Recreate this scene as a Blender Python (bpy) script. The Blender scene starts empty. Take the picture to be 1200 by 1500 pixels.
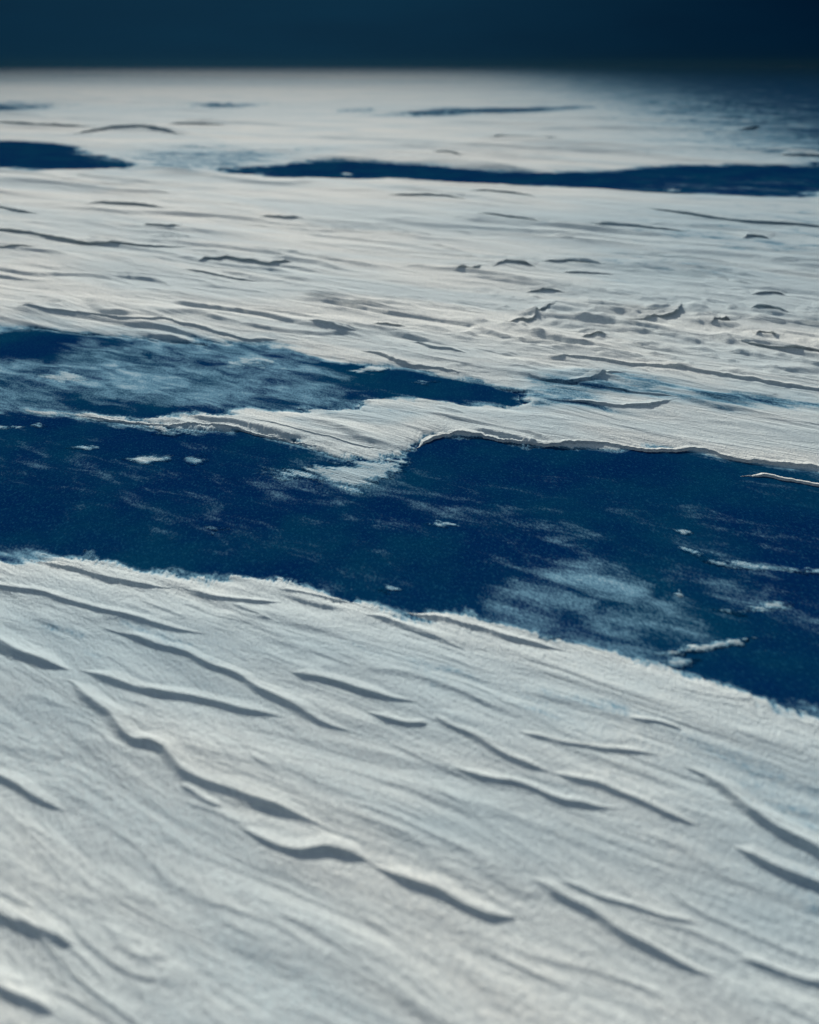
import bpy, math
import numpy as np

# ------------------------------------------------------------------ camera, sky, sun, exposure
scene = bpy.context.scene
F_PX, CAM_H, PITCH = 1100.0, 1.5, math.radians(30.93)      # focal length in photo pixels, eye height, tilt
cam_data = bpy.data.cameras.new('camera')
cam = bpy.data.objects.new('camera', cam_data)
scene.collection.objects.link(cam)
cam.location = (0, 0, CAM_H)
cam.rotation_euler = (math.radians(90) - PITCH, 0, 0)
cam_data.sensor_fit = 'VERTICAL'
cam_data.sensor_height = 24.0
cam_data.lens = 24.0 * F_PX / 1500.0
cam_data.clip_start = 0.02
cam_data.clip_end = 20000
cam_data.dof.use_dof = True
cam_data.dof.focus_distance = 3.4
cam_data.dof.aperture_fstop = 0.72
scene.camera = cam

SUN_AZ = math.radians(-12)      # to the left of the view direction (+y), in front of the camera
SUN_EL = math.radians(26)
sun_data = bpy.data.lights.new('sun', 'SUN')
sun_data.energy = 3.9
sun_data.angle = math.radians(0.9)
sun_data.color = (1.0, 0.94, 0.84)
sun = bpy.data.objects.new('sun', sun_data)
scene.collection.objects.link(sun)
sun.rotation_euler = (math.radians(90) - SUN_EL, 0, math.pi - SUN_AZ)

world = bpy.data.worlds.new('World')
scene.world = world
world.use_nodes = True
wn, wl = world.node_tree.nodes, world.node_tree.links
wn.clear()
w_out = wn.new('ShaderNodeOutputWorld')
w_bg = wn.new('ShaderNodeBackground')
w_bg.inputs['Strength'].default_value = 0.08
sky = wn.new('ShaderNodeTexSky')
sky.sky_type = 'NISHITA'
sky.sun_disc = False
sky.sun_elevation = SUN_EL
sky.sun_rotation = SUN_AZ
# a dark storm bank stands all round the horizon, ragged along its top
tc = wn.new('ShaderNodeTexCoord')
sep = wn.new('ShaderNodeSeparateXYZ')
wl.new(tc.outputs['Generated'], sep.inputs[0])
mp = wn.new('ShaderNodeMapping')
mp.inputs['Scale'].default_value = (1.6, 1.6, 9.0)
wl.new(tc.outputs['Generated'], mp.inputs['Vector'])
cn = wn.new('ShaderNodeTexNoise')
cn.inputs['Scale'].default_value = 2.2
cn.inputs['Detail'].default_value = 6
wl.new(mp.outputs[0], cn.inputs['Vector'])
ma = wn.new('ShaderNodeMath'); ma.operation = 'MULTIPLY_ADD'
ma.inputs[1].default_value = 0.16; ma.inputs[2].default_value = -0.08
wl.new(cn.outputs['Fac'], ma.inputs[0])
ad = wn.new('ShaderNodeMath'); ad.operation = 'ADD'
wl.new(sep.outputs['Z'], ad.inputs[0]); wl.new(ma.outputs[0], ad.inputs[1])
edge = wn.new('ShaderNodeMapRange'); edge.interpolation_type = 'SMOOTHSTEP'
edge.inputs['From Min'].default_value = 0.12; edge.inputs['From Max'].default_value = 0.30
wl.new(ad.outputs[0], edge.inputs['Value'])
cr = wn.new('ShaderNodeValToRGB')
cr.color_ramp.elements[0].position = 0.32; cr.color_ramp.elements[0].color = (0.0006, 0.046, 0.18, 1)
cr.color_ramp.elements[1].position = 0.68; cr.color_ramp.elements[1].color = (0.003, 0.10, 0.28, 1)
wl.new(cn.outputs['Fac'], cr.inputs['Fac'])
mx = wn.new('ShaderNodeMix'); mx.data_type = 'RGBA'
wl.new(edge.outputs['Result'], mx.inputs['Factor'])
# the bank is a little brighter towards the sun
dt = wn.new('ShaderNodeVectorMath'); dt.operation = 'DOT_PRODUCT'
dt.inputs[1].default_value = (math.sin(SUN_AZ) * math.cos(SUN_EL), math.cos(SUN_AZ) * math.cos(SUN_EL), math.sin(SUN_EL))
wl.new(tc.outputs['Generated'], dt.inputs[0])
gl = wn.new('ShaderNodeMapRange'); gl.interpolation_type = 'SMOOTHSTEP'
gl.inputs['From Min'].default_value = 0.72; gl.inputs['From Max'].default_value = 1.0
wl.new(dt.outputs['Value'], gl.inputs['Value'])
gm = wn.new('ShaderNodeMix'); gm.data_type = 'RGBA'; gm.blend_type = 'ADD'
wl.new(gl.outputs['Result'], gm.inputs['Factor'])
wl.new(cr.outputs['Color'], gm.inputs['A']); gm.inputs['B'].default_value = (0.05, 0.24, 0.40, 1)
wl.new(gm.outputs['Result'], mx.inputs['A'])
fill_veil = wn.new('ShaderNodeMix'); fill_veil.data_type = 'RGBA'
fill_veil.inputs['Factor'].default_value = 0.45  # unseen grey cloud added overhead to lift and neutralise the shadows
wl.new(sky.outputs['Color'], fill_veil.inputs['A']); fill_veil.inputs['B'].default_value = (2.6, 3.0, 3.1, 1)
wl.new(fill_veil.outputs['Result'], mx.inputs['B'])
wl.new(mx.outputs['Result'], w_bg.inputs['Color'])
wl.new(w_bg.outputs[0], w_out.inputs['Surface'])

scene.view_settings.view_transform = 'Standard'
scene.view_settings.look = 'None'
scene.view_settings.exposure = 0.31
scene.view_settings.gamma = 1.0
scene.view_settings.use_curve_mapping = False
scene.render.engine = 'CYCLES'

# ------------------------------------------------------------------ number helpers
def ground(pts):
    """photo pixels -> points on the lake surface (metres)"""
    p = np.asarray(pts, float)
    x = (p[:, 0] - 600) / F_PX; y = (750 - p[:, 1]) / F_PX
    s, c = math.sin(PITCH), math.cos(PITCH)
    t = CAM_H / (s - y * c)
    return np.stack([x * t, (y * s + c) * t], 1)

def hash2(ix, iy, seed):
    h = (ix.astype(np.uint32) * np.uint32(374761393) + iy.astype(np.uint32) * np.uint32(668265263)
         + np.uint32((seed * 2246822519) & 0xffffffff))
    h = (h ^ (h >> np.uint32(13))) * np.uint32(1274126177)
    return h ^ (h >> np.uint32(16))

def perlin(x, y, seed=0):
    x0 = np.floor(x); y0 = np.floor(y)
    fx = (x - x0).astype(np.float32); fy = (y - y0).astype(np.float32)
    ix = x0.astype(np.int64); iy = y0.astype(np.int64)
    def g(dx, dy):
        a = hash2(ix + dx, iy + dy, seed).astype(np.float32) * np.float32(2 * math.pi / 4294967296.0)
        return np.cos(a) * (fx - dx) + np.sin(a) * (fy - dy)
    u = fx * fx * fx * (fx * (fx * 6 - 15) + 10); v = fy * fy * fy * (fy * (fy * 6 - 15) + 10)
    a = g(0, 0); b = g(1, 0); c = g(0, 1); d = g(1, 1)
    return (a + u * (b - a) + v * ((c + u * (d - c)) - (a + u * (b - a)))) * 1.5

def fbm(x, y, octaves=4, seed=0, gain=0.5):
    r = 0; a = 1.0; k = 1.0
    for i in range(octaves):
        r = r + a * perlin(x * k + 17.3 * i, y * k - 9.1 * i, seed + i); a *= gain; k *= 2.03
    return r

def sstep(a, b, x):
    t = np.clip((x - a) / (b - a), 0, 1); return t * t * (3 - 2 * t)

def poly_sd(px, py, poly, margin):
    """signed distance to a polygon (negative inside); +9 far away"""
    out = np.full(px.shape, 1e3, np.float32)
    lo = poly.min(0) - margin; hi = poly.max(0) + margin
    m = (px > lo[0]) & (px < hi[0]) & (py > lo[1]) & (py < hi[1])
    if not m.any(): return out
    x = px[m].astype(np.float32); y = py[m].astype(np.float32)
    d = np.full(x.shape, 1e12, np.float32); ins = np.zeros(x.shape, bool)
    n = len(poly)
    for i in range(n):
        ax, ay = poly[i]; bx, by = poly[(i + 1) % n]
        ex, ey = bx - ax, by - ay
        wx, wy = x - ax, y - ay
        t = np.clip((wx * ex + wy * ey) / (ex * ex + ey * ey + 1e-12), 0, 1)
        d = np.minimum(d, (wx - ex * t) ** 2 + (wy - ey * t) ** 2)
        if ey != 0:
            c = ((ay > y) != (by > y)) & (x < ex * (y - ay) / ey + ax)
            ins ^= c
    s = np.sqrt(d); s[ins] *= -1
    out[m] = s
    return out

WIND = math.radians(-27)
def wind_xy(x, y):
    c, s = math.cos(WIND), math.sin(WIND)
    return x * c + y * s, -x * s + y * c           # along the wind, across it (growing away from the camera)

# ------------------------------------------------------------------ where bare ice lies open (outlines on the lake)
ICE = [
 [(-900, 560), (-300, 600), (0, 604), (85, 606), (120, 612), (250, 627), (350, 630), (440, 652), (515, 672), (590, 674), (606, 662), (640, 642),
  (700, 639), (775, 652), (850, 652), (920, 659), (990, 662), (1040, 665), (1115, 680), (1200, 690), (1500, 740), (2000, 800),
  (2200, 1300), (1500, 1120), (1200, 1038), (1130, 1030), (1060, 1012), (1000, 994), (940, 973), (870, 958), (800, 945), (740, 930), (680, 912),
  (600, 895), (520, 884), (420, 870), (340, 862), (290, 856), (250, 842), (180, 830), (130, 814), (60, 812), (0, 806), (-300, 780), (-900, 730)],
 [(-700, 440), (-200, 468), (0, 480), (100, 487), (200, 492), (330, 505), (420, 508), (480, 524), (560, 532), (640, 548), (700, 556), (765, 577),
  (740, 590), (640, 594), (560, 592), (500, 600), (400, 604), (300, 612), (200, 611), (120, 604), (0, 604), (-300, 598), (-700, 560)],
 [(-500, 190), (-100, 204), (0, 207), (60, 209), (110, 219), (172, 236), (165, 247), (60, 249), (0, 247), (-200, 246), (-500, 238)],
 [(350, 251), (400, 241), (470, 236), (540, 238), (620, 241), (700, 248), (780, 252), (850, 254), (920, 254), (1000, 245), (1060, 240),
  (1200, 240), (1500, 246), (1900, 250), (1900, 300), (1500, 290), (1200, 283), (1120, 285), (1000, 287), (900, 281), (800, 276), (700, 270), (600, 263), (500, 261), (400, 260)],
]
ICE = [ground(p) for p in ICE]
# thin wind-dusted areas: (outline, strength, edge softness as a share of the distance)
DUST = [
 ([(-700, 470), (0, 524), (90, 515), (130, 488), (220, 490), (420, 505), (500, 545), (560, 590), (440, 604), (120, 604), (-300, 602), (-700, 560)], 0.40, 0.05),
 ([(100, 500), (330, 498), (470, 520), (420, 560), (250, 545), (130, 530)], 0.38, 0.03),
 ([(400, 585), (520, 575), (640, 590), (640, 606), (420, 606)], 0.35, 0.02),
 ([(690, 850), (760, 826), (850, 812), (920, 832), (970, 862), (1010, 888), (1060, 914), (1080, 940), (1010, 962), (940, 985), (860, 962), (770, 935), (700, 905)], 0.40, 0.05),
 ([(640, 830), (760, 800), (850, 815), (900, 900), (820, 925), (700, 895)], 0.26, 0.04),
 ([(1010, 850), (1080, 840), (1200, 862), (1400, 890), (1200, 905), (1060, 900)], 0.26, 0.02),
 ([(1000, 800), (1100, 822), (1200, 832), (1500, 850), (1200, 850), (1060, 832)], 0.30, 0.012),
 ([(300, 690), (420, 680), (600, 690), (600, 720), (480, 740), (330, 720)], 0.22, 0.02),
 ([(-200, 640), (200, 660), (420, 700), (700, 760), (560, 840), (300, 800), (-200, 700)], 0.16, 0.05),
 ([(150, 228), (260, 222), (380, 240), (360, 256), (200, 254)], 0.4, 0.10),
 ([(-900, 560), (600, 670), (1300, 690), (2000, 800), (2200, 1300), (1200, 1040), (600, 900), (0, 810), (-900, 740)], 0.13, 0.02),
 ([(860, 262), (1200, 258), (1200, 286), (900, 284)], 0.25, 0.10),
 ([(-900, 100), (2000, 100), (2000, 130), (-900, 130)], 0.34, 0.05),
]
DUST = [(ground(p), s, w) for p, s, w in DUST]
# snow so thin that blue ice shows; broad right-hand areas paint in shade
THIN_AND_SHADE = [
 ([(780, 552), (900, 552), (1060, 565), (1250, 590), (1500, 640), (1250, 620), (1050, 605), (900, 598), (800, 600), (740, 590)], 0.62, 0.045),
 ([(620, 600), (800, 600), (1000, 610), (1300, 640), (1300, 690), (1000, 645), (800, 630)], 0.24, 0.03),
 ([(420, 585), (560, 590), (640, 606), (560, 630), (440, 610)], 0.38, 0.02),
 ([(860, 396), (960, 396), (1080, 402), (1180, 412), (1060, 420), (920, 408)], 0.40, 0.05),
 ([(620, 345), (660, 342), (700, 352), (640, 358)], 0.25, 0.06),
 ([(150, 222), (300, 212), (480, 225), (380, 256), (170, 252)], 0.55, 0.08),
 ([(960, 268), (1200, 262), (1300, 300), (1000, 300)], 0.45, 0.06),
 ([(640, 98), (2200, 98), (2200, 242), (1200, 240), (1040, 225), (900, 170)], 0.86, 0.35),  # dimming of the far right plain, painted in as bluer snow
 ([(700, 330), (1000, 285), (1900, 285), (1900, 440), (1200, 425), (900, 420)], 0.42, 0.22),  # shade on the right of the middle snow, put into its colour
 ([(900, 1020), (1400, 1060), (1400, 1500), (1100, 1400), (950, 1200)], 0.40, 0.20),  # darker right side of the near snow, shaded by colour
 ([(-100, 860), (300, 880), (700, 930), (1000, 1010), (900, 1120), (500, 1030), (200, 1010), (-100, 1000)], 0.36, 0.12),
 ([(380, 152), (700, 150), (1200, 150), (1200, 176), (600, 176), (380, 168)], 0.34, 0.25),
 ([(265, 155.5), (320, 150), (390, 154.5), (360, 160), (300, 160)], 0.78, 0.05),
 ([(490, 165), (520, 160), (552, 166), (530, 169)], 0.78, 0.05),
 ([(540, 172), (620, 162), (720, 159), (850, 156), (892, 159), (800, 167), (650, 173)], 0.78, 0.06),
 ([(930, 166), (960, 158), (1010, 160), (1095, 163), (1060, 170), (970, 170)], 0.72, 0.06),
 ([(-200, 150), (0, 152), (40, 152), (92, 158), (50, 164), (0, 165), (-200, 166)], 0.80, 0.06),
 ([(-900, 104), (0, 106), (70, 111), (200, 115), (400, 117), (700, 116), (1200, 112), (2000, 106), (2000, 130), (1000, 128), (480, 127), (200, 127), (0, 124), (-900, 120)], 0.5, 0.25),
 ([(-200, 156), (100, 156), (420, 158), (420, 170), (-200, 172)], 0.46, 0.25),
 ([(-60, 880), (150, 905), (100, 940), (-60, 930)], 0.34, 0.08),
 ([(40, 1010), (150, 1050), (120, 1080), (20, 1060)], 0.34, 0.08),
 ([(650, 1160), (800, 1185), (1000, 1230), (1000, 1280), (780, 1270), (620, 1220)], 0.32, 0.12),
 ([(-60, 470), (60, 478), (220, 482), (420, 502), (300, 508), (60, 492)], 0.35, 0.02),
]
THIN_AND_SHADE = [(ground(p), s, w) for p, s, w in THIN_AND_SHADE]

def edge_noise(x, y, d):
    a, c = wind_xy(x, y)
    n = 0.10 * fbm(a / 0.9, c / 0.30, 3, 11) + 0.035 * fbm(a / 0.16, c / 0.06, 3, 21)
    n = n + (0.016 * perlin(x / 0.014, y / 0.06, 31) + 0.010 * perlin(x / 0.007, y / 0.03, 32)) * sstep(6, 3, d)
    n = n + sstep(5, 12, d) * (0.45 * fbm(a / 5, c / 1.6, 3, 41))
    n = n + sstep(14, 40, d) * (2.0 * fbm(a / 24, c / 8, 2, 51))
    return n

def ice_sd(x, y):
    r = np.full(x.shape, 1e3, np.float32)
    for p in ICE:
        r = np.minimum(r, poly_sd(x, y, p, 0.5 + 0.12 * p[:, 1].max()))
    return r

def soft(x, y, d, lst):
    r = np.zeros(x.shape, np.float32)
    n = None
    for p, s, w in lst:
        sd = poly_sd(x, y, p, 0.6 + 0.5 * w * p[:, 1].max() * 4)
        k = w * d
        r = np.maximum(r, s * sstep(1.0, -1.0, (sd) / np.maximum(k, 1e-6)))
    return r

def saw(ph, r=0.12):
    f = ph - np.floor(ph)
    return np.where(f < r, sstep(0, r, f), (1 - (f - r) / (1 - r)) ** 1.8)

ROUGH_C = ground([(970, 485)])[0]
def snow_relief(x, y, d, fine=True):
    """height of the snow's own relief above its mean surface"""
    a, c = wind_xy(x, y)
    z = 0.012 * fbm(a / 1.3, c / 0.5, 2, 61) * sstep(40, 10, d) + 0.002
    # wind-cut ledges: steep towards the camera, a long ramp behind
    warp = fbm(a / 1.1, c / 0.45, 3, 71)
    m1 = sstep(0.12, 0.55, fbm(a / 0.75, c / 0.22, 2, 81))
    z = z + 0.014 * m1 * saw(c / 0.17 + 0.9 * warp, 0.18) * sstep(1.2, 2.6, d) * sstep(8, 5, d)
    m1b = sstep(0.0, 0.5, fbm(a / 0.35, c / 0.10, 2, 85))
    z = z + 0.0032 * m1b * saw(c / 0.06 + 1.2 * fbm(a / 0.45, c / 0.14, 2, 75), 0.25) * sstep(4, 2.5, d)
    m2 = sstep(-0.1, 0.4, fbm(a / 1.6, c / 0.42, 2, 91))
    z = z + 0.024 * m2 * saw(c / 0.21 + 1.1 * fbm(a / 1.9, c / 0.55, 3, 95), 0.25) * sstep(3.5, 5, d) * sstep(11, 7.5, d)
    m2b = sstep(0.0, 0.5, fbm(a / 3.6, c / 0.9, 2, 97))
    z = z + 0.034 * m2b * saw(c / 0.55 + 1.0 * fbm(a / 4.2, c / 1.3, 3, 99), 0.22) * sstep(6, 9, d) * sstep(24, 14, d)
    m3 = sstep(0.0, 0.5, fbm(a / 9, c / 2.4, 2, 101))
    z = z + 0.09 * m3 * saw(c / 2.4 + 0.9 * fbm(a / 12, c / 4.5, 3, 105), 0.22) * sstep(9, 18, d) * sstep(70, 30, d)
    z = z + 0.10 * fbm(a / 60, c / 18, 2, 111) * sstep(25, 60, d)
    # broken lumpy crust right of the middle
    k = np.exp(-(((x - ROUGH_C[0]) / 1.7) ** 2 + ((y - ROUGH_C[1]) / 0.95) ** 2))
    z = z + k * 0.034 * np.maximum(0, fbm(a / 0.24 + 0.6 * warp, c / 0.13, 3, 121) - 0.05)
    if fine:
        x1, y1 = 0.81 * x - 0.59 * y, 0.59 * x + 0.81 * y
        x2, y2 = 0.36 * x - 0.93 * y, 0.93 * x + 0.36 * y
        z = z + 0.0 * perlin(x1 / 0.007, y1 / 0.007, 131) * sstep(4.0, 1.8, d)
        z = z + 0.0 * perlin(x2 / 0.015, y2 / 0.015, 132) * sstep(8, 3.0, d)
        z = z + 0.0002 * perlin(x1 / 0.05, y1 / 0.05, 133) * sstep(14, 5, d)
    return z

def snow_height(x, y):
    d = np.sqrt(x * x + y * y) + 0.2
    sd = ice_sd(x, y) + edge_noise(x, y, d)
    w = 0.03 + 0.022 * d
    body = np.where(sd > 0, 1 - np.exp(-np.maximum(sd, 0) / w), np.maximum(sd / w, -1.5) * 1.0)
    t = (0.016 + 0.0006 * np.minimum(d, 60)) * body
    z = t + snow_relief(x, y, d) * sstep(-0.2, 0.6, body)
    return z, sd, d

# ------------------------------------------------------------------ materials
def nd(nt, typ, **kw):
    n = nt.nodes.new(typ)
    for k, v in kw.items():
        if k in n.inputs: n.inputs[k].default_value = v
        else: setattr(n, k, v)
    return n

def noise(nt, vec, scale, detail=3, rough=0.55, stretch=None, rot=0.0, dist=0.0):
    if stretch:
        m = nd(nt, 'ShaderNodeMapping'); m.vector_type = 'TEXTURE'; m.inputs['Scale'].default_value = tuple(1.0 / v for v in stretch); m.inputs['Rotation'].default_value = (0, 0, rot)
        nt.links.new(vec, m.inputs['Vector']); vec = m.outputs[0]
    n = nd(nt, 'ShaderNodeTexNoise', Scale=scale, Detail=detail, Roughness=rough, Distortion=dist)
    nt.links.new(vec, n.inputs['Vector'])
    return n.outputs['Fac']

def rng(nt, val, a, b, c=0.0, d=1.0, smooth=True):
    m = nd(nt, 'ShaderNodeMapRange'); m.interpolation_type = 'SMOOTHSTEP' if smooth else 'LINEAR'
    m.inputs['From Min'].default_value = a; m.inputs['From Max'].default_value = b
    m.inputs['To Min'].default_value = c; m.inputs['To Max'].default_value = d
    nt.links.new(val, m.inputs['Value']); return m.outputs['Result']

def math2(nt, op, a, b):
    m = nd(nt, 'ShaderNodeMath', operation=op)
    for i, v in enumerate((a, b)):
        if isinstance(v, (int, float)): m.inputs[i].default_value = v
        else: nt.links.new(v, m.inputs[i])
    return m.outputs[0]

def mixc(nt, f, a, b):
    m = nd(nt, 'ShaderNodeMix'); m.data_type = 'RGBA'
    if isinstance(f, (int, float)): m.inputs['Factor'].default_value = f
    else: nt.links.new(f, m.inputs['Factor'])
    for k, v in (('A', a), ('B', b)):
        if isinstance(v, tuple): m.inputs[k].default_value = v
        else: nt.links.new(v, m.inputs[k])
    return m.outputs['Result']

ICE_DEEP = (0.0006, 0.020, 0.086, 1)
ICE_TEAL = (0.001, 0.038, 0.096, 1)
def make_ground_material(name, is_ice):
    m = bpy.data.materials.new(name); m.use_nodes = True
    nt = m.node_tree; nt.nodes.clear()
    out = nd(nt, 'ShaderNodeOutputMaterial'); bs = nd(nt, 'ShaderNodeBsdfPrincipled')
    nt.links.new(bs.outputs[0], out.inputs['Surface'])
    pos = nd(nt, 'ShaderNodeNewGeometry').outputs['Position']
    att = nd(nt, 'ShaderNodeAttribute', attribute_name='cover').outputs['Fac']
    # blue ice
    big = noise(nt, pos, 1.7, 4, 0.6)
    ice = mixc(nt, rng(nt, big, 0.38, 0.66), ICE_DEEP, ICE_TEAL)
    fine_i = noise(nt, pos, 110, 3, 0.7, (1.0, 0.55, 1.0), -SUN_AZ)
    ice = mixc(nt, rng(nt, fine_i, 0.5, 0.75, 0, 0.42), ice, (0.02, 0.13, 0.22, 1))
    # snow
    tone = noise(nt, pos, 0.6, 5, 0.6, (0.5, 1.5, 1), WIND, 0.5)
    snow = mixc(nt, rng(nt, tone, 0.38, 0.62), (0.60, 0.71, 0.74, 1), (0.85, 0.87, 0.83, 1))
    grain = noise(nt, pos, 120, 3, 0.75, (1.0, 0.55, 1.0), -SUN_AZ)
    snow = mixc(nt, rng(nt, grain, 0.34, 0.66, 0.7, 0.0), snow, (0.52, 0.58, 0.60, 1))
    # thin cover breaks up into speckle and wind streaks
    s1 = noise(nt, pos, 130, 3, 0.75, (1.0, 0.55, 1.0), -SUN_AZ)
    s2 = noise(nt, pos, 9, 4, 0.6, (0.5, 1.4, 1), WIND, 0.6)
    s3 = noise(nt, pos, 1.6, 4, 0.6, (0.3, 1.8, 1), WIND)
    s = math2(nt, 'ADD', math2(nt, 'MULTIPLY', s1, 0.5), math2(nt, 'ADD', math2(nt, 'MULTIPLY', s2, 0.80), math2(nt, 'MULTIPLY', s3, 0.65)))
    s = math2(nt, 'SUBTRACT', s, 0.475)                       # mean 0.5, wide spread
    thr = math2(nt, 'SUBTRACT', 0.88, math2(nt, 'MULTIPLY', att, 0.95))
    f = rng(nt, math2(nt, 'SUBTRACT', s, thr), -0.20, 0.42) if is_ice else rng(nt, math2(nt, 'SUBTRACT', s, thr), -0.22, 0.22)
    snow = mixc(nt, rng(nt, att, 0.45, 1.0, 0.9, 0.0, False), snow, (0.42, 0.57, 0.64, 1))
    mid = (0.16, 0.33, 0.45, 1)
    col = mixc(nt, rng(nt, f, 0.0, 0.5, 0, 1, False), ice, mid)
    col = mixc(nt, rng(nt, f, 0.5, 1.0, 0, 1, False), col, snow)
    nt.links.new(col, bs.inputs['Base Color'])
    nt.links.new(rng(nt, f, 0, 1, 0.8, 0.9), bs.inputs['Roughness'])
    nt.links.new(rng(nt, f, 0.5, 1, 0.0, 0.24), bs.inputs['Specular IOR Level'])
    b1 = noise(nt, pos, 170, 3, 0.7, (1.0, 0.55, 1.0), -SUN_AZ)
    wr = noise(nt, pos, 4.2, 6, 0.56, (0.30, 1.5, 1.0), WIND, 0.9)
    wr2 = noise(nt, pos, 1.0, 5, 0.6, (0.30, 1.6, 1.0), WIND, 0.8)
    bp = nd(nt, 'ShaderNodeBump', Strength=0.85, Distance=0.010 if not is_ice else 0.003)
    nt.links.new(b1, bp.inputs['Height'])
    bq = nd(nt, 'ShaderNodeBump', Strength=0.8, Distance=0.042 if not is_ice else 0.004)
    nt.links.new(wr, bq.inputs['Height']); nt.links.new(bp.outputs[0], bq.inputs['Normal'])
    br = nd(nt, 'ShaderNodeBump', Strength=0.7, Distance=0.07 if not is_ice else 0.004)
    nt.links.new(wr2, br.inputs['Height']); nt.links.new(bq.outputs[0], br.inputs['Normal'])
    nt.links.new(br.outputs[0], bs.inputs['Normal'])
    return m
SNOW = make_ground_material('wind_packed_snow', False)
ICEM = make_ground_material('dark_blue_ice', True)

# ------------------------------------------------------------------ mesh helper
def mesh_object(name, verts, quads, mat, cover=None):
    me = bpy.data.meshes.new(name)
    nv, nf = len(verts), len(quads)
    me.vertices.add(nv); me.vertices.foreach_set('co', np.ascontiguousarray(verts, np.float32).ravel())
    me.loops.add(nf * 4); me.loops.foreach_set('vertex_index', np.ascontiguousarray(quads, np.int32).ravel())
    me.polygons.add(nf)
    me.polygons.foreach_set('loop_start', np.arange(0, nf * 4, 4, dtype=np.int32))
    me.polygons.foreach_set('use_smooth', np.ones(nf, bool))
    me.update(calc_edges=True)
    a = me.attributes.new('cover', 'FLOAT', 'POINT')
    a.data.foreach_set('value', np.ascontiguousarray(np.ones(nv) if cover is None else cover, np.float32))
    me.materials.append(mat)
    o = bpy.data.objects.new(name, me)
    scene.collection.objects.link(o)
    return o

def grid_quads(nr, nc):
    i = np.arange(nr * nc).reshape(nr, nc)
    return np.stack([i[:-1, :-1], i[:-1, 1:], i[1:, 1:], i[1:, :-1]], -1).reshape(-1, 4)

def sub_mesh(verts, quads, keep, cover):
    q = quads[keep]
    used = np.zeros(len(verts), bool); used[q.ravel()] = True
    idx = np.cumsum(used) - 1
    return verts[used], idx[q], cover[used]

def lake_grid(rows, cols_in, cols_out):
    """fan-shaped sheet: finer near the shore of view, coarser to the sides, behind and far off"""
    ang = math.radians(0.30) + math.radians(83.5) * (1 - np.linspace(0, 1, rows)) ** 1.35
    yy = CAM_H / np.tan(ang)
    yy = np.concatenate([-np.geomspace(60, 0.05, 30), np.linspace(0.0, yy[0], 30)[:-1], yy, np.geomspace(yy[-1], 6000, 24)[1:]])
    ui = np.linspace(-0.53, 0.53, cols_in)
    uo = 0.53 + (np.linspace(0, 1, cols_out + 1)[1:] ** 1.6) * 1.3
    u = np.concatenate([-uo[::-1], ui, uo])
    W = np.sqrt(2.25 + yy * yy)
    X = u[None, :] * W[:, None]
    Y = yy[:, None] + math.tan(WIND) * X               # rows run along the wind, as the ridges do
    return X, Y

# ------------------------------------------------------------------ the ice sheet
X, Y = lake_grid(380, 260, 30)
x, y = X.ravel(), Y.ravel(); d = np.sqrt(x * x + y * y) + 0.2
a, c = wind_xy(x, y)
wob = fbm(a / 0.5, c / 0.16, 3, 201) * 0.024 * np.minimum(d, 20)
cov = soft(x + 0.6 * wob, y + wob, d, DUST)
isd = ice_sd(x, y) + edge_noise(x, y, d)
cov = np.maximum(cov, 0.62 * np.exp(np.minimum(isd, 0) / (0.008 + 0.009 * np.minimum(d, 12))))
zi = 0.0016 * fbm(a / 0.6, c / 0.3, 2, 202) - 0.0015
o = mesh_object('ice', np.stack([x, y, zi], 1), grid_quads(*X.shape), ICEM, cov)
o['kind'] = 'structure'

# ------------------------------------------------------------------ the snow lying on it
X, Y = lake_grid(1320, 880, 50)
x, y = X.ravel(), Y.ravel()
z, sd, d = snow_height(x, y)
a, c = wind_xy(x, y)
wob = fbm(a / 0.6, c / 0.2, 3, 211) * 0.03 * np.minimum(d, 30)
cov = 1.0 - soft(x + wob, y + wob, d, THIN_AND_SHADE)
cov *= 0.40 + 0.60 * sstep(0.0, 0.012 + 0.010 * np.minimum(d, 30), sd)
V = np.stack([x, y, z], 1); Q = grid_quads(*X.shape)
inside = (sd > -0.008 * (1 + d)).reshape(-1)[Q].any(1)
qc = c[Q].mean(1)
c_near = wind_xy(*ground([(600, 780)])[0])[1]
c_far = wind_xy(*ground([(600, 252)])[0])[1]
for nm, keep in (('snow_near', qc < c_near), ('snow_middle', (qc >= c_near) & (qc < c_far)), ('snow_far', qc >= c_far)):
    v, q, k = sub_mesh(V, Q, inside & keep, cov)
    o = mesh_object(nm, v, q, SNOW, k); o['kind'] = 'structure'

# ------------------------------------------------------------------ ridges and ledges: one object each
def resample(p, step):
    seg = np.sqrt((np.diff(p, axis=0) ** 2).sum(1)); s = np.concatenate([[0], np.cumsum(seg)])
    n = max(8, int(s[-1] / step)); t = np.linspace(0, s[-1], n)
    q = np.stack([np.interp(t, s, p[:, 0]), np.interp(t, s, p[:, 1])], 1)
    for _ in range(max(2, int(0.10 * n / max(1, len(p) / 4)))):
        q[1:-1] = 0.25 * q[:-2] + 0.5 * q[1:-1] + 0.25 * q[2:]
    return q, t

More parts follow.
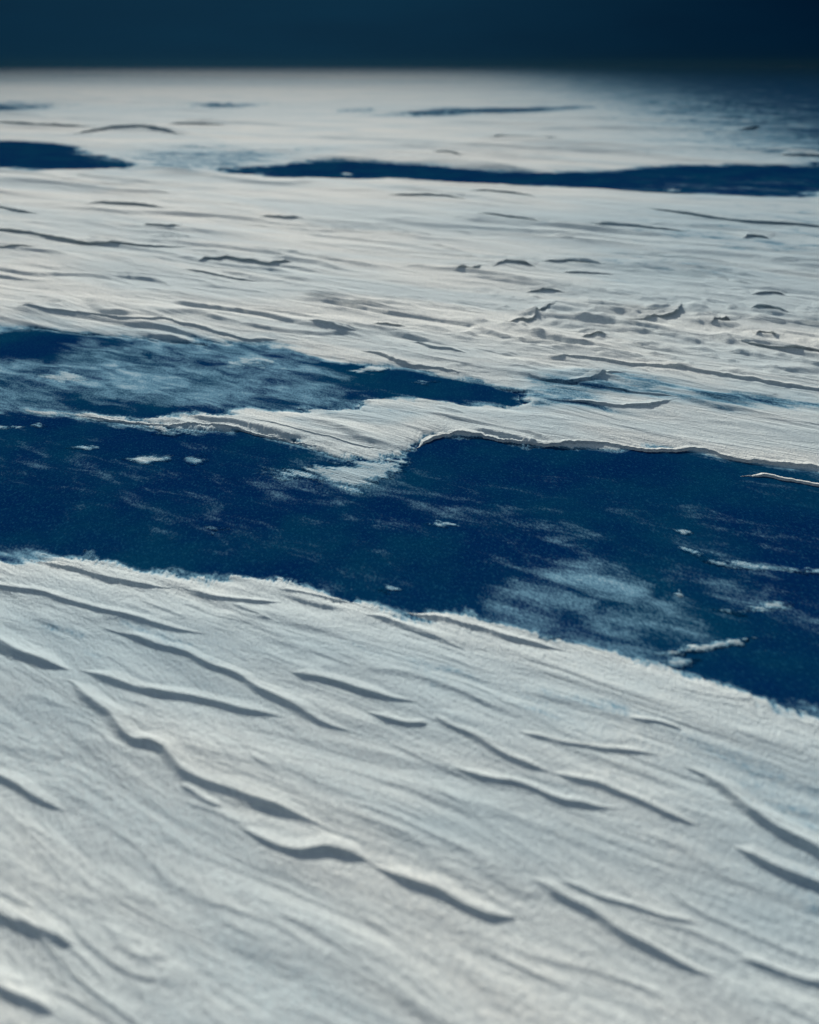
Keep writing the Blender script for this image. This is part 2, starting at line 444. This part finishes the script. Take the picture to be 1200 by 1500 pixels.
RS = [0]
def ridge(label, px, dark, ramp_=6.0, group='wind-cut ridges in the snow', name='snow_ridge', cat='snow ridge', taper=(0.24, 0.3), ends=None, tall=1.1, soft_face=False, face=1.75):
    """a drift with a steep face towards the camera and a long ramp behind; dark = height of its shaded face in photo pixels"""
    RS[0] += 1; sd_ = RS[0]
    g = ground(px)
    dm = np.sqrt((g ** 2).sum(1)).mean()
    slant = math.hypot(dm, CAM_H); al = math.asin(CAM_H / slant)
    h0 = tall * dark * slant / F_PX / (math.cos(al) + 2.6 * math.sin(al))
    pix = slant / F_PX
    q, t = resample(g, 2.2 * pix)
    n = len(q); L = t[-1]
    tg = np.gradient(q, axis=0); tg /= np.linalg.norm(tg, axis=1)[:, None] + 1e-9
    for _ in range(6): tg[1:-1] = (tg[:-2] + tg[1:-1] + tg[2:]) / 3
    nr = np.stack([tg[:, 1], -tg[:, 0]], 1)                 # to the near side
    f = t / L
    env = sstep(0, taper[0], f) * sstep(1, 1 - taper[1], f)
    env = env ** 1.3
    if ends == 'open_left': env = sstep(1, 1 - taper[1], f)
    if ends == 'open_right': env = sstep(0, taper[0], f)
    if ends == 'open': env = np.ones(n)
    mod = 0.95 + (0.2 if soft_face else 0.35) * perlin(t / (14 * h0 + 0.02), t * 0 + 3.7 * sd_, 301) + (0.08 if soft_face else 0.22) * perlin(t / (4 * h0 + 0.01), t * 0 + 1.3 * sd_, 302)
    h = np.maximum(h0 * env * mod, 0.0004)
    jig = h0 * (0.9 * perlin(t / (9 * h0), t * 0 + 5.1 * sd_, 303) + 0.5 * perlin(t / (2.6 * h0), t * 0 + 2.2 * sd_, 304) + 0.3 * perlin(t / (1.1 * h0), t * 0 + 4.2 * sd_, 305))
    jig_soft = h0 * 0.8 * perlin(t / (12 * h0), t * 0 + 5.1 * sd_, 303)
    # cross profile: (offset to near side in units of h, height in units of h)
    R = min(max(ramp_ * 1.15, 2.1 / math.tan(al)), 12.0)
    ur = -R * (1 - np.linspace(0, 1, 24)) ** 1.6
    kl = np.clip(1 + ur / R, 0, 1); ks = np.clip(1 + ur / 2.6, 0, 1)
    us = np.concatenate([ur, [0.10, 0.17, 0.12, -0.10, -0.35, -0.55, -0.60, -0.45]])
    zs = np.concatenate([0.85 * kl ** 1.25 + 0.15 * sstep(0, 1.2, ks) / sstep(0, 1.2, np.array(1.0)), [1.0, 0.93, 0.82, 0.66, 0.46, 0.26, 0.08, -0.15]])
    if soft_face:                                       # old, rounded drift: both flanks slope gently
        R = min(max(2.9, 1.5 / math.tan(al)), 12.0)
        if face > 1.0: jig = jig_soft
        ur = -R * (1 - np.linspace(0, 1, 24)) ** 1.2
        kk = 1 + ur / R
        uf = np.linspace(0, 1, 12)[1:]
        us = np.concatenate([ur, uf * face, [face * 1.15]])
        zs = np.concatenate([kk ** 1.3 * (1 + 0.25 * (1 - kk)), 1 - 0.5 * sstep(0, 1, uf) - 0.5 * (1 - (1 - uf) ** 1.6), [-0.10]])
    m = len(us)
    m = len(us)
    hs = np.maximum(h, 0.35 * h0 * np.maximum(env, 0.05))
    S = us[None, :] * hs[:, None] + jig[:, None]
    PX = q[:, 0:1] + nr[:, 0:1] * S; PY = q[:, 1:2] + nr[:, 1:2] * S
    zg, _, dd = snow_height(PX.ravel(), PY.ravel())
    zg = np.maximum(zg, 0.0).reshape(PX.shape)
    Z = zg + zs[None, :] * h[:, None]
    Z[:, 0] -= 0.003 + 0.06 * h0; Z[:, -1] -= 0.004 + 0.1 * h0
    Z[0] -= 0.003; Z[-1] -= 0.003
    rc = 1.0 - 0.85 * soft(PX.ravel(), PY.ravel(), dd, THIN_AND_SHADE)
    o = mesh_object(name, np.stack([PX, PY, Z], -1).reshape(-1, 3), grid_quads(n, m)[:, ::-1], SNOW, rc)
    o['label'] = label; o['category'] = cat; o['group'] = group
    return o

def patch(label, px, thick, group='snow patches on the bare ice', name='snow_patch', cover=0.52):
    """a small patch of blown snow lying on the ice; thick in metres"""
    RS[0] += 1; sd_ = RS[0]
    g = ground(px)
    dm = np.sqrt((g ** 2).sum(1)).mean(); slant = math.hypot(dm, CAM_H); pix = slant / F_PX
    mg = 8 * pix
    lo = g.min(0) - (mg, mg * 3); hi = g.max(0) + (mg, mg * 3)
    nx = int(np.clip((hi[0] - lo[0]) / (2.0 * pix), 24, 220)); ny = int(np.clip((hi[1] - lo[1]) / (4.0 * pix), 20, 160))
    PX, PY = np.meshgrid(np.linspace(lo[0], hi[0], nx), np.linspace(lo[1], hi[1], ny))
    x, y = PX.ravel(), PY.ravel()
    a, c = wind_xy(x, y)
    s0 = poly_sd(x, y, g, 10); inr = max(-float(s0.min()), pix)
    s = s0 + (4 * pix + 0.45 * inr) * fbm(a / (45 * pix), c / (9 * pix), 4, 400 + sd_) + 1.2 * pix * perlin(x / (7 * pix), y / (12 * pix), 402)
    w = min(12 * pix, 0.8 * inr)
    dl = np.sqrt(x * x + y * y) + 0.2
    under = soft(x, y, dl, DUST)
    b = np.where(s < 0, 1 - np.exp(s / w), -np.minimum(s / w, 2))
    z = 0.5 * thick * b * (0.8 + 0.5 * fbm(a / (30 * pix), c / (10 * pix), 2, 403)) + 0.0012 * perlin(x / (4 * pix), y / (5 * pix), 404) - 0.0006
    Q = grid_quads(ny, nx)
    keep = (s < 1.0 * pix)[Q].any(1)
    v, q, k = sub_mesh(np.stack([x, y, z], 1), Q, keep, np.maximum(under, np.clip(0.92 * cover * (0.25 + 0.75 * sstep(1.5 * pix, -1.3 * w, s)), 0, 1)))
    o = mesh_object(name, v, q, SNOW, k)
    o['label'] = label; o['category'] = 'snow patch'; o['group'] = group
    return o

LEDGE = dict(name='snow_ledge', cat='snow ledge', group='snow ledges standing over bare ice', soft_face=True, face=0.5, tall=0.9)
# --- ledges along the ice
ridge('bright snow tongue overhanging the left end of the dark ice band', [(85, 604), (120, 610), (165, 617), (250, 626), (280, 623), (350, 629), (380, 638), (440, 651), (480, 660), (512, 668)], 4.5, 5, **LEDGE)
ridge('second snow lip just above the tongue, left of the dark bay in the ice', [(350, 612), (400, 625), (440, 635), (480, 643), (530, 656), (575, 662), (604, 660)], 3.5, 5, **LEDGE)
ridge('longest wavy snow ledge with bright rim along the far side of the dark ice', [(604, 658), (620, 651), (640, 641), (670, 636), (700, 638), (735, 646), (775, 651), (815, 653), (850, 651), (885, 652), (920, 658), (960, 661), (990, 661), (1010, 658), (1040, 663), (1075, 673), (1115, 678), (1150, 681), (1200, 687), (1290, 698)], 8, 5, taper=(0.06, 0.05), **LEDGE)
ridge('low snow step at right edge below the long wavy ledge', [(1085, 698), (1120, 696), (1145, 702), (1200, 711), (1260, 722)], 6, 5, **LEDGE)
ridge('long thin ledge above the frosted ice at left, dark underneath', [(15, 452), (70, 462), (115, 465), (155, 470), (190, 474), (220, 475), (240, 472), (270, 479), (310, 487), (340, 495), (370, 500), (422, 499)], 5.5, 6, taper=(0.1, 0.1), **LEDGE)
ridge('short dark-faced ledge in the middle, between the long thin ledge and the frosted ice tip', [(448, 479), (480, 484), (505, 490), (532, 490)], 8, 6, **LEDGE)
ridge('curved ledge above the pointed right tip of the frosted ice', [(518, 514), (550, 519), (580, 529), (602, 538), (630, 541), (660, 546), (692, 549)], 8, 6, **LEDGE)
ridge('long ledge slanting to the right edge above the bluish thin snow', [(798, 531), (840, 530), (880, 534), (920, 540), (970, 542), (1010, 547), (1050, 554), (1100, 561), (1140, 570), (1200, 578), (1270, 590)], 8, 6, taper=(0.1, 0.05), **LEDGE)
ridge('scooped ledge with a dark hollow under the long right-hand ledge', [(765, 553), (800, 563), (830, 568), (860, 562), (895, 553), (930, 551)], 8, 5, **LEDGE)
ridge('flat lens-shaped ledge in the thin snow above the long wavy ledge', [(815, 590), (860, 596), (900, 602), (950, 601), (997, 592)], 7, 5, **LEDGE)
ridge('faint step just above the lens-shaped ledge in the thin bluish snow', [(880, 573), (940, 585), (1000, 590)], 6, 5, **LEDGE)
ridge('small ragged ledge behind the curved ledge in the middle of the photo', [(600, 502), (630, 512), (660, 516), (692, 523)], 7, 5, **LEDGE)
# --- near field
N = dict(group='snow ridges in the near field', soft_face=True, tall=1.05)
ridge('ridge running in from the left edge, nearest the pale hollow', [(-40, 915), (0, 942), (30, 965), (75, 985), (110, 995)], 18, 5, ends='open_left', taper=(0.2, 0.26), **N)
ridge('bright ridge continuing right from the left-edge ridge', [(108, 983), (165, 1002), (210, 1017), (260, 1027), (310, 1033), (360, 1045), (405, 1053), (445, 1062)], 15, 5, taper=(0.2, 0.26), **N)
ridge('tallest winding ridge with the dark notch, left foreground', [(75, 1005), (107, 1009), (140, 1032), (168, 1055), (182, 1080), (200, 1094), (225, 1096), (245, 1107), (270, 1135), (310, 1157), (360, 1177), (420, 1196), (485, 1219), (545, 1246)], 20, 5, taper=(0.15, 0.3), **N)
ridge('short spur low on the near side of the notched winding ridge', [(262, 1152), (300, 1178), (335, 1192)], 9, 5, taper=(0.2, 0.26), **N)
ridge('stubby bright ridge with a black underside below the notched winding ridge', [(325, 1208), (380, 1233), (410, 1245), (440, 1251), (480, 1248), (524, 1264), (556, 1280)], 17, 5, taper=(0.35, 0.22), face=1.1, **N)
ridge('bottom-centre ridge ending in a rounded dark-bellied tip', [(520, 1256), (600, 1298), (645, 1316), (680, 1335), (715, 1348), (750, 1351), (775, 1353)], 18, 5, taper=(0.35, 0.22), face=1.1, **N)
ridge('lowest long ridge slanting to the bottom right corner', [(760, 1288), (800, 1305), (830, 1325), (865, 1343), (900, 1365), (940, 1388), (980, 1408), (1025, 1430), (1068, 1442)], 17, 5, taper=(0.2, 0.26), **N)
ridge('faint soft fold behind the lowest long ridge', [(800, 1290), (870, 1318), (940, 1340), (1050, 1366)], 9, 6, taper=(0.2, 0.26), **N)
ridge('ridge leaving the right edge at the very bottom', [(1065, 1406), (1130, 1426), (1200, 1446), (1280, 1470)], 11, 6, ends='open_right', taper=(0.2, 0.26), **N)
ridge('long sinuous ridge in the left half ending near the centre', [(140, 924), (190, 937), (230, 952), (280, 966), (320, 985), (360, 1001), (395, 1022), (430, 1043), (470, 1063), (520, 1081), (565, 1092)], 13, 5, taper=(0.2, 0.26), **N)
ridge('ridge with a short black slit, centre of the near field', [(420, 990), (465, 1000), (500, 1012), (520, 1020), (560, 1028), (605, 1038), (645, 1062)], 15, 4, taper=(0.12, 0.5), face=1.1, **N)
ridge('small ridge ending in a dark dot just below the black slit', [(525, 1048), (565, 1062), (600, 1071), (630, 1072)], 11, 5, taper=(0.4, 0.1), face=1.1, **N)
ridge('straight ridge right of the dark dot', [(622, 1052), (655, 1073), (695, 1092), (730, 1110), (775, 1134), (822, 1152)], 12, 5, taper=(0.2, 0.26), **N)
ridge('ridge in the centre right, lower of the close pair', [(645, 1130), (700, 1145), (750, 1153), (790, 1170), (825, 1185), (870, 1191), (920, 1194)], 12, 5, taper=(0.2, 0.26), **N)
ridge('ridge in the centre right, upper of the close pair', [(792, 1140), (880, 1160), (920, 1177), (960, 1195), (1000, 1210), (1045, 1223)], 12, 5, taper=(0.2, 0.26), **N)
ridge('dark-faced ridge at right, below the curving edge ridge', [(1065, 1245), (1110, 1265), (1145, 1282), (1200, 1306), (1270, 1330)], 20, 5, ends='open_right', face=1.1, taper=(0.2, 0.26), **N)
ridge('curving ridge sweeping down to the right edge with a broad black face', [(985, 1122), (1030, 1145), (1065, 1170), (1100, 1200), (1135, 1225), (1170, 1241), (1200, 1258), (1270, 1300)], 24, 5, taper=(0.3, 0.1), ends='open_right', face=1.1, **N)
ridge('gentle pale ridge above the curving right-hand ridge', [(745, 1078), (810, 1096), (870, 1106), (940, 1111), (985, 1121)], 9, 6, taper=(0.2, 0.26), **N)
ridge('tiny bright ripple near the ice at right', [(915, 1058), (960, 1065), (1005, 1077)], 8, 5, taper=(0.2, 0.26), **N)
ridge('blurred ridge at the left edge below the notched ridge', [(-30, 1125), (0, 1140), (30, 1160), (65, 1180), (102, 1203)], 12, 6, ends='open_left', taper=(0.2, 0.26), **N)
ridge('soft out-of-focus ridge at the lower left edge', [(-30, 1342), (0, 1350), (40, 1362), (75, 1378), (125, 1397)], 15, 7, ends='open_left', taper=(0.2, 0.26), **N)
ridge('blurred ridge in the bottom left corner', [(-30, 1440), (0, 1455), (40, 1472), (95, 1496)], 15, 7, ends='open_left', taper=(0.2, 0.26), **N)
ridge('furry bright rim along the near side of the ice at far left', [(45, 820), (85, 834), (120, 842), (155, 850), (200, 860), (240, 866), (272, 866)], 10, 6, taper=(0.2, 0.26), **N)
ridge('continuation of the furry rim, below the bulge of dark ice', [(265, 863), (310, 879), (350, 885), (390, 888), (425, 888)], 10, 6, taper=(0.2, 0.26), **N)
ridge('long low ridge second in from the ice at the left edge', [(-30, 856), (0, 862), (50, 871), (100, 885), (150, 900), (200, 913), (250, 926), (300, 936), (332, 941)], 9, 6, ends='open_left', taper=(0.2, 0.26), **N)
ridge('slim crest between two bays of the near ice edge', [(400, 866), (450, 875), (522, 887)], 7, 5, taper=(0.2, 0.26), **N)
ridge('double-crested bright rim beside the ice, upper crest', [(590, 896), (650, 908), (700, 922), (750, 938), (800, 951), (855, 959)], 11, 5, taper=(0.2, 0.26), **N)
ridge('double-crested bright rim beside the ice, lower crest', [(525, 903), (570, 912), (610, 926), (650, 944), (695, 963)], 11, 5, taper=(0.2, 0.26), **N)
ridge('short dim ridge under the left bay of the ice', [(338, 890), (370, 904), (405, 919)], 7, 6, taper=(0.2, 0.26), **N)
# --- middle field
M = dict(group='snow ridges in the middle distance', tall=1.0)
ridge('longest ridge from the left edge across the middle snow', [(-30, 339), (0, 342), (45, 346), (90, 355), (130, 362), (190, 364), (250, 366), (302, 366)], 5, 7, ends='open_left', **M)
ridge('gently arched ridge in the upper left of the middle snow', [(118, 303), (150, 300), (175, 302), (210, 306), (252, 311)], 5, 7, **M)
ridge('short straight ridge right of the arched one', [(378, 321), (410, 323), (448, 325)], 4, 7, **M)
ridge('tiny ridge below the arched one', [(208, 333), (240, 336), (272, 336)], 4, 7, **M)
ridge('dark scooped ridge left of centre in the middle snow', [(283, 386), (318, 384), (330, 381), (360, 387), (395, 391), (433, 388)], 7, 6, taper=(0.15, 0.1), **M)
ridge('small ridge at the left edge under the longest one', [(-20, 367), (30, 368), (58, 365)], 4, 7, ends='open_left', **M)
ridge('faint ridge at left edge, level with the arched one', [(-10, 305), (30, 313), (62, 317)], 4, 7, ends='open_left', **M)
ridge('faint slanting ridge under the dark scooped one', [(262, 397), (310, 405), (360, 415), (395, 418)], 3.5, 7, **M)
ridge('leftmost of three small dark ridges in a row, centre right', [(662, 403), (690, 400), (708, 392)], 6, 5, **M)
ridge('middle of three small dark ridges in a row, bow-shaped', [(718, 396), (740, 390), (765, 392), (788, 397)], 6, 5, **M)
ridge('rightmost of three small dark ridges in a row, longest', [(788, 387), (820, 390), (850, 390), (885, 393)], 5, 5, **M)
ridge('thin ridge just under the row of three', [(818, 402), (860, 404), (905, 407)], 3.5, 6, **M)
ridge('lone short ridge between the row of three and the curl', [(768, 432), (800, 429), (833, 434)], 5, 6, **M)
ridge('curled ridge with a bright bend, above the long right-hand ledge', [(733, 478), (778, 473), (792, 458), (818, 450)], 7, 4, **M)
ridge('crescent ridge hooked up at its right end', [(893, 473), (950, 475), (984, 468), (997, 456), (991, 446)], 8, 4, taper=(0.4, 0.2), **M)
ridge('small peaked ridge in the rough crust right of the crescent', [(1038, 481), (1060, 472), (1075, 478)], 9, 4, **M)
ridge('flat peaked ridge in the rough crust near the right edge', [(1090, 457), (1125, 456), (1158, 463)], 7, 5, **M)
ridge('topmost dark ridge of the rough crust at right', [(1098, 437), (1130, 435), (1153, 440)], 6, 5, **M)
ridge('short mound with a dark cap left of the rough crust', [(850, 499), (870, 496), (890, 499)], 7, 5, **M)
ridge('long low ridge through the lower rough crust to the right edge', [(1070, 506), (1110, 513), (1150, 520), (1200, 522), (1260, 526)], 6, 5, ends='open_right', **M)
ridge('tiny knob at lower right of the rough crust', [(1100, 497), (1122, 493), (1140, 500)], 7, 4, **M)
ridge('thin ridge under the far ice band, right of centre', [(693, 317), (750, 325), (803, 331)], 3.5, 7, **M)
ridge('thin wavy ridge between centre and right edge', [(848, 331), (880, 332), (930, 335), (980, 341), (1018, 345)], 4, 7, **M)
ridge('long straight ridge reaching the right edge under the far ice band', [(938, 307), (990, 315), (1050, 324), (1100, 330), (1200, 337), (1260, 343)], 4, 7, ends='open_right', **M)
ridge('low ridge close under the far ice band at centre right', [(678, 282), (715, 282), (750, 286), (793, 292)], 3.5, 7, **M)
ridge('low ridge close under the far ice band at centre', [(560, 290), (610, 290), (650, 290), (688, 297)], 3.5, 7, **M)
ridge('small bright mound alone near the right edge', [(1085, 354), (1105, 351), (1130, 355)], 6, 5, **M)
ridge('thin pair of lines above the short dark-faced ledge', [(543, 480), (570, 481), (598, 484)], 4, 6, **M)
# --- far field
Fg = dict(group='snow ridges beyond the far ice band')
ridge('wide humped ridge on the far plain at left', [(100, 201), (130, 196), (160, 193), (210, 193), (240, 196), (280, 201)], 3.5, 6, **Fg)
ridge('straight far ridge from the left edge above the humped one', [(-20, 184), (60, 189), (150, 191)], 2.5, 6, ends='open_left', **Fg)
ridge('thin far ridge right of the humped one', [(240, 183), (300, 185), (345, 185)], 2.5, 6, **Fg)
ridge('far ridge hooked at its left end, centre right', [(715, 206), (730, 203), (780, 205), (830, 204)], 3, 6, **Fg)
ridge('dark far ridge above the middle of the far ice band', [(630, 230), (655, 231), (680, 234)], 3, 6, **Fg)
ridge('far ridge in dim snow near the right edge', [(1068, 195), (1095, 193), (1112, 187)], 3, 6, **Fg)
ridge('far dim ridge touching the right edge above the ice band', [(1135, 229), (1170, 230), (1230, 232)], 3, 6, ends='open_right', **Fg)

# --- patches on the ice
patch('ragged greyish snow patch under the double snow lip', [(385, 692), (430, 686), (500, 680), (560, 671), (597, 673), (590, 690), (545, 705), (520, 717), (480, 702), (420, 702)], 0.004, cover=0.52)
patch('narrow curved snow streak on the ice at the right edge', [(1000, 802), (1050, 817), (1120, 828), (1200, 834), (1260, 840), (1200, 841), (1120, 836), (1050, 828), (1010, 812)], 0.006, cover=0.58)
patch('finger-shaped snow patch pointing right beside the near snow', [(955, 956), (1000, 948), (1040, 943), (1075, 934), (1108, 932), (1090, 942), (1050, 951), (1000, 958), (965, 961)], 0.012, cover=0.72)
patch('oval snow blob under the finger-shaped patch', [(972, 968), (995, 961), (1022, 966), (1015, 975), (985, 976)], 0.010)
patch('small round snow blob left of the oval one', [(928, 972), (945, 967), (960, 974), (945, 981)], 0.008)
patch('white dot on the edge of the frost oval', [(985, 869), (995, 865), (1004, 871), (995, 875)], 0.008)
patch('low streak near the right edge below the curved streak', [(1050, 893), (1100, 890), (1135, 879), (1165, 884), (1150, 893), (1090, 900)], 0.006, cover=0.55)
patch('tiny fleck above the left end of the curved streak', [(985, 776), (1005, 774), (1016, 780), (1000, 783)], 0.005, cover=0.58)
patch('lone thin fleck in the middle of the dark ice', [(622, 766), (640, 763), (668, 768), (645, 771)], 0.005, cover=0.58)
patch('narrow fleck on the ice close to the centre of the near edge', [(555, 862), (570, 858), (590, 862), (572, 867)], 0.005, cover=0.52)
patch('bright streak in the frosted ice at left', [(55, 551), (90, 546), (118, 550), (134, 556), (110, 557), (75, 555)], 0.010)
patch('white fleck left of the snow tongue', [(45, 622), (58, 619), (72, 624), (56, 627)], 0.008)
patch('fleck at the left edge level with the snow tongue', [(-20, 624), (10, 623), (36, 625), (8, 628)], 0.006, cover=0.58)
patch('white fleck below the left tip of the snow tongue', [(100, 656), (122, 651), (145, 655), (125, 660)], 0.008)
patch('streaky patch on the ice right of the flecks', [(178, 672), (215, 667), (252, 668), (245, 675), (205, 679)], 0.005, cover=0.72)
patch('small patch hugging the underside of the snow tongue', [(228, 634), (250, 629), (282, 634), (258, 639)], 0.007)
patch('greyish patch low on the ice left of the ragged patch', [(262, 672), (285, 667), (305, 673), (285, 682)], 0.004, cover=0.46)
patch('dim fleck lower on the dark ice at left', [(295, 773), (315, 769), (333, 774), (314, 780)], 0.004, cover=0.46)
patch('bright fleck inside the frosted ice tip at centre', [(600, 560), (618, 556), (642, 558), (625, 563)], 0.008)
patch('long pale wisp between the ledges inside the frosted ice', [(330, 536), (355, 525), (400, 528), (378, 538)], 0.006, cover=0.58)
patch('frosty smear between the curved ledge and the dark tip', [(510, 543), (540, 534), (572, 538), (560, 546), (525, 547)], 0.008, cover=0.72)
patch('bright bar on the snowy bank above the dark bay', [(580, 597), (600, 592), (640, 594), (620, 600)], 0.010)
patch('small mound poking into the ice at the near left edge', [(233, 838), (245, 834), (262, 844), (274, 853), (255, 852)], 0.012)
patch('slim mound beside the near ice edge left of centre', [(408, 850), (425, 848), (452, 862), (438, 864)], 0.010)
patch('fleck at the near ice edge, tail of the double-crested rim', [(785, 934), (800, 928), (818, 936), (802, 940)], 0.008)
patch('white fleck lying in the far ice band, left of centre', [(498, 254), (508, 251), (516, 255), (507, 258)], 0.02, group='snow flecks on the far ice band')
patch('white fleck lying in the far ice band, right half', [(968, 278), (985, 276), (1000, 279), (984, 281)], 0.02, group='snow flecks on the far ice band')

# ------------------------------------------------------------------ the air: a thin layer of dark ground haze over the lake
hz = bpy.data.materials.new('cold_ground_haze'); hz.use_nodes = True
nt = hz.node_tree; nt.nodes.clear()
ho = nd(nt, 'ShaderNodeOutputMaterial'); pv = nd(nt, 'ShaderNodeVolumePrincipled')
pv.inputs['Color'].default_value = (0.004, 0.019, 0.036, 1)
pv.inputs['Density'].default_value = 0.014
pv.inputs['Anisotropy'].default_value = 0.6
nt.links.new(pv.outputs[0], ho.inputs['Volume'])
hx, h0, h1, hb, ht = 11000, -80, 6100, -1.2, 1.7
hv = [(-hx, h0, hb), (hx, h0, hb), (hx, h1, hb), (-hx, h1, hb), (-hx, h0, ht), (hx, h0, ht), (hx, h1, ht), (-hx, h1, ht)]
hq = [(0, 3, 2, 1), (4, 5, 6, 7), (0, 1, 5, 4), (1, 2, 6, 5), (2, 3, 7, 6), (3, 0, 4, 7)]
hm = bpy.data.meshes.new('haze'); hm.from_pydata(hv, [], hq); hm.materials.append(hz)
haze = bpy.data.objects.new('haze', hm); scene.collection.objects.link(haze)
haze['kind'] = 'stuff'; haze['label'] = 'thin dark blue ground haze over the frozen lake'
